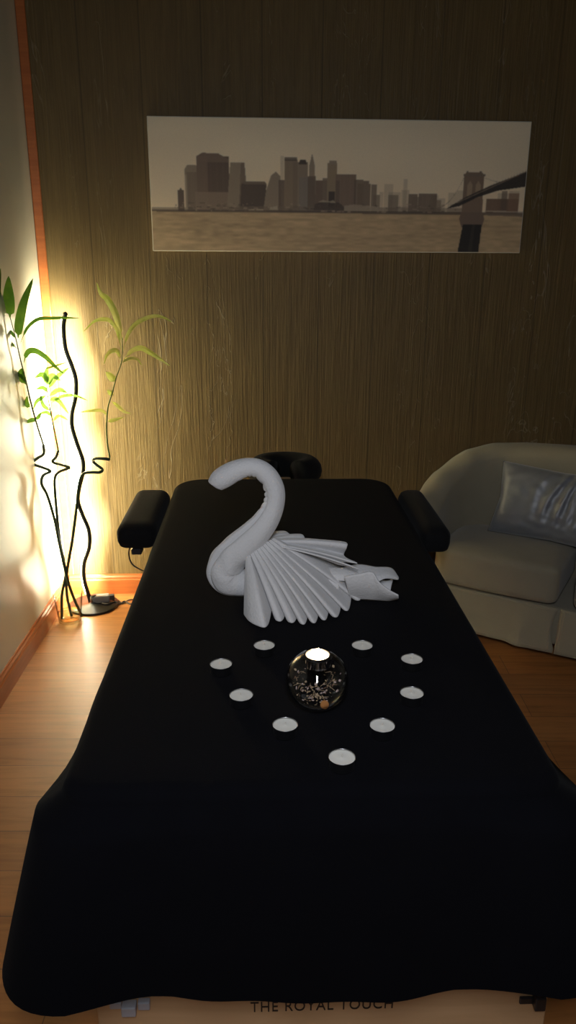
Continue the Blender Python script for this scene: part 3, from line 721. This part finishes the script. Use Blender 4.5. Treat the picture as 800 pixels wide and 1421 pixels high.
stalk('a', A, 'left curly bamboo stalk with dark broad leaves against the cream wall', .17, True, [
    ([(14, 442), (12.5, 425), (12, 405), (12, 383)], 15, 0), ([(25, 470), (26, 452), (33, 420), (46, 386)], 12, -.02), ([(28, 477), (38, 455), (53, 443), (72, 441.5), (90, 441), (110, 441.5)], 4.5, .0),
    ([(33, 504), (36, 493), (42, 486.5), (52, 488), (65, 497), (78, 510), (89, 519)], 7.5, 0), ([(36, 534), (31, 526), (29, 518), (31, 511)], 10, -.01), ([(42, 565), (37, 560), (38, 549)], 7, .01),
    ([(51, 583), (44, 583), (32, 588)], 6, -.01), ([(37, 534), (28, 521), (18, 520), (5, 531)], 5, -.02), ([(24, 484), (14, 475), (8, 466), (2, 456)], 4.5, -.02), ([(22, 470), (14, 460), (4, 460)], 4, .01),
    ([(8, 466), (1, 440), (-4, 415), (1, 372)], 12, -.03), ([(49, 582), (54, 578), (57, 572)], 5, 0), ([(62, 512), (72, 509), (92, 503)], 2.5, .01)], LEAFD, STEMM, 13)
B = [(84, 858, -.012), (86, 826, -.008), (91, 795, .006), (84, 755, .01), (80, 722, .01), (77, 690, .01), (76, 665, .008), (82, 655, 0), (96, 649, -.012), (85, 645, 0), (73, 641, .012), (78, 634, .004), (81, 626), (76, 600), (70, 570), (66, 548), (65, 532)]
stalk('b', B, 'middle curly bamboo stalk with small pale leaves in front of the bright corner', .02, True, [
    ([(66, 545), (60, 538), (50, 540)], 6, 0), ([(66, 540), (78, 524), (96, 510)], 6, .01), ([(66, 548), (52, 556), (46, 568)], 5, 0), ([(68, 555), (80, 555), (96, 575)], 6, -.01), ([(67, 550), (82, 541), (93, 545)], 6, -.01),
    ([(66, 535), (60, 520), (48, 524)], 8, .01), ([(66, 536), (72, 522), (84, 528)], 8, 0), ([(70, 560), (86, 550), (104, 549), (122, 556)], 4, 0), ([(72, 578), (64, 572), (52, 576)], 5, 0), ([(73, 585), (82, 577), (96, 584)], 4, .01),
    ([(66, 532), (64, 520), (66, 508)], 7, 0), ([(70, 570), (60, 562), (56, 548)], 6, 0)], LEAFB, STEMP, 12)
C = [(95, 858, .014), (93, 826, .01), (93, 795, .0), (100, 752, -.008), (105, 715, -.008), (108, 690, -.008), (110.5, 668, -.008), (116, 657.5, -.012), (127, 655.5, -.014), (138, 655.5, -.006), (142, 651.5, .006), (134, 645, .012), (129, 640, .006), (132, 636.5, -.006), (143, 636.5, -.01), (152, 637.5), (152, 632), (149, 615), (148, 590), (150, 565), (156, 545), (161, 525), (168, 505), (170, 490), (170, 470)]
stalk('c', C, 'right curly bamboo stalk with long yellow-green leaves against the brown wall', .0, True, [
    ([(170, 474), (165, 452), (159, 433), (149, 415), (140, 407), (134, 392)], 9, .0), ([(169, 488), (163, 460), (154, 446), (144, 443), (131, 446), (115, 461)], 5.5, -.03), ([(171, 488), (176, 468), (184, 454), (196, 444.5), (214, 438.5), (228, 441), (239, 447)], 5.5, -.02),
    ([(167, 500), (164, 489), (158, 486), (149, 492), (144, 506)], 6, .02), ([(167, 505), (178, 498), (190, 498), (197, 507)], 4, -.03), ([(171, 500), (183, 487), (196, 483), (208, 489), (222, 498), (236, 508)], 7, .01),
    ([(160, 530), (154, 523), (147, 516)], 10, 0), ([(158, 548), (153, 545), (149, 541)], 7, 0), ([(149, 578), (142, 570), (126, 570), (112, 572)], 4.5, 0), ([(149, 585), (158, 583), (172, 579)], 5, 0), ([(154, 556), (163, 563), (172, 571), (182, 574)], 5, .01)], LEAFP, STEMP, 15)

# ------------------------------------------------------------------ sofa
SA = math.radians(-30.0)
SE = Vector((math.cos(SA), math.sin(SA), 0)); SN = Vector((-SE.y, SE.x, 0))
SO = onz(674, 882, .05); SO.z = 0
SFR = frame(SO, SE, SN)
def spt(x, y, z): return SFR @ Vector((x, y, z))
S0, S1 = -.33, 1.02
sofa = thing('sofa', 'taupe two-seat tub sofa with rounded arms and skirted base', 'sofa', spt(.35, .2, 0))
# back and arms: slab swept along a U-shaped plan path
DB = .405; path = [(S0 + .05, .02), (S0 + .045, .12), (S0 + .06, .21), (S0 + .11, .30), (S0 + .20, .365), (S0 + .34, .395), (S0 + .55, DB), (.5, DB), (S1 - .35, DB), (S1 - .22, .37), (S1 - .11, .28), (S1 - .06, .18), (S1 - .05, .02)]
pc = catmull([Vector((x, y, 0)) for x, y in path], 8); Ltot = sum((pc[i + 1] - pc[i]).length for i in range(len(pc) - 1)); acc = 0; rows = []
TOPH = [(0, .47), (.08, .51), (.2, .585), (.32, .65), (.42, .675), (.55, .686), (.72, .693), (9, .693)]
def interp(tab, x):
    for (a, va), (c, vc) in zip(tab, tab[1:]):
        if x <= c: t = (x - a) / (c - a); t = t * t * (3 - 2 * t) * .5 + t * .5; return va + (vc - va) * t
    return tab[-1][1]
for i, p in enumerate(pc):
    if i: acc += (pc[i] - pc[i - 1]).length
    T = (pc[min(i + 1, len(pc) - 1)] - pc[max(i - 1, 0)]).normalized(); out = Vector((-T.y, T.x, 0))   # outward
    s_ = min(acc, Ltot - acc); zt_ = interp(TOPH, s_); th = .052
    prof = [(-th, .10), (-th, zt_ - .09)]
    for k in range(9): a = PI - PI * k / 8; prof.append((th * 1.08 * math.cos(a), zt_ - .05 + .05 * math.sin(a)))
    prof += [(th, zt_ - .09), (th, .07)]
    rows.append([spt(*(p + out * o + Vector((0, 0, z)))) for o, z in prof])
b = bmesh.new(); vs = grid(b, rows, close_u=True); cap(b, vs[0]); cap(b, vs[-1][::-1]); link('back_and_arms', b, SOFAF, sofa, True)
b = bmesh.new(); box(b, (S0 + .02, .03, .06), (S1 - .02, DB - .03, .20), .012, 2, SFR); link('seat_base', b, SOFAF, sofa)
for fx in (S0 + .06, S1 - .06):
    for fy in (.06, .32):
        b = bmesh.new(); lathe(b, [(0, 0), (.014, 0), (.02, .062), (0, .062)], spt(fx, fy, 0), 16); link('foot', b, DARKMET, sofa, True)
def skirt(x0, x1, seed):
    R_ = []; n = 40
    for k in range(13):
        v = k / 12; row = []
        for j in range(n + 1):
            u = j / n; x = x0 + (x1 - x0) * u; d = .020 - .030 * v ** 1.5
            d -= .010 * v * math.exp(-((u - .78) / .05) ** 2) - .006 * v * math.exp(-((u - .70) / .05) ** 2)
            d -= .006 * v * math.sin(u * 9 + seed)
            xx = x - (.016 * math.sin(PI * min(1, v * 1.1)) * max(0, (u - .9) / .1) if x1 < .5 else 0)
            row.append(spt(xx, d, .205 - .155 * v))
        R_.append(row)
    b_ = bmesh.new(); grid(b_, R_); o_ = link('skirt_panel', b_, SOFAF, sofa, True); m_ = o_.modifiers.new('t', 'SOLIDIFY'); m_.thickness = .004; m_.offset = 0
skirt(S0, .238, 0); skirt(.242, S1, 2)
def cush(p, u, h):
    return p + Vector((0, -.010 * (1 - u.x ** 2) if u.y < 0 else 0, .014 * (1 - u.x ** 2) * (1 - u.y ** 2) * (1 if u.z > 0 else 0)))
for x0, x1 in ((-.213, .228), (.280, S1 - .105)):
    b = bmesh.new(); rbox(b, SFR, (x0, -.004, .216), (x1, DB - .06, .358), 14, .20, cush); link('seat_cushion', b, SOFAF, sofa, True)
# pillow
PILS = .15
pm_, nt, bs = newmat('silver_grey_satin'); n_ = noise_n(nt, coords(nt), 30, 3)
nt.links.new(mix(nt, n_, (.13, .135, .145), (.18, .185, .195)), bs.inputs['Base Color']); bs.inputs['Roughness'].default_value = .42; bs.inputs['Specular IOR Level'].default_value = .8; bs.inputs['Sheen Weight'].default_value = .4
pillow_w, pillow_h = .44, .27
b = bmesh.new(); n = 56; R1 = []; R2 = []
def pil(u, v, sgn):
    ex = (1 - abs(u) ** 3.5) * (1 - abs(v) ** 3.5); th = .052 * max(0, ex) ** .5
    x = u * pillow_w / 2 * (1 - .05 * (1 - abs(v)) ** 1 * abs(u) ** 3 + .03 * abs(v) * abs(u)); y = v * pillow_h / 2 * (1 - .07 * (1 - abs(u)) * abs(v) ** 3)
    wr = 0
    q = u - .20 * v + .04 * math.sin(v * 3.2 + .6)
    for c_, am, wd_ in ((-.10, .013, .055), (.10, .015, .05), (.26, .013, .045), (.40, .014, .04), (.58, .010, .05), (.76, .010, .05), (-.34, .006, .06)):
        wr += am * math.exp(-((q - c_ - .025 * math.sin(v * 3.5 + c_ * 9)) / wd_) ** 2) * (0.5 + .5 * math.cos((v - .45) * 2.1))
    wr += .004 * noise.noise(Vector((u * 6, v * 5, 3)))
    return x, y, sgn * th + (wr * min(1, ex * 2) if sgn > 0 else 0)
pc_ = SFR @ Vector((PILS, .262, .356 + .135))
til = math.radians(22)
PX = SE; PZf = (-SN * math.cos(til) + Vector((0, 0, math.sin(til)))); PYu = PZf.cross(PX); PYu = PYu if PYu.z > 0 else -PYu
rz = math.radians(-2); PX2 = PX * math.cos(rz) + PYu * math.sin(rz); PY2 = -PX * math.sin(rz) + PYu * math.cos(rz)
for sgn, RR in ((1, R1), (-1, R2)):
    for i in range(n + 1):
        row = []
        for j in range(n + 1):
            x, y, z = pil(-1 + 2 * j / n, -1 + 2 * i / n, sgn); row.append(pc_ + PX2 * x + PY2 * y + PZf * z)
        RR.append(row)
grid(b, R1); grid(b, R2); bmesh.ops.remove_doubles(b, verts=b.verts, dist=.0006)
tag(link('throw_pillow', b, pm_, None, True), 'wrinkled silver grey satin pillow leaning on the sofa back', 'pillow')
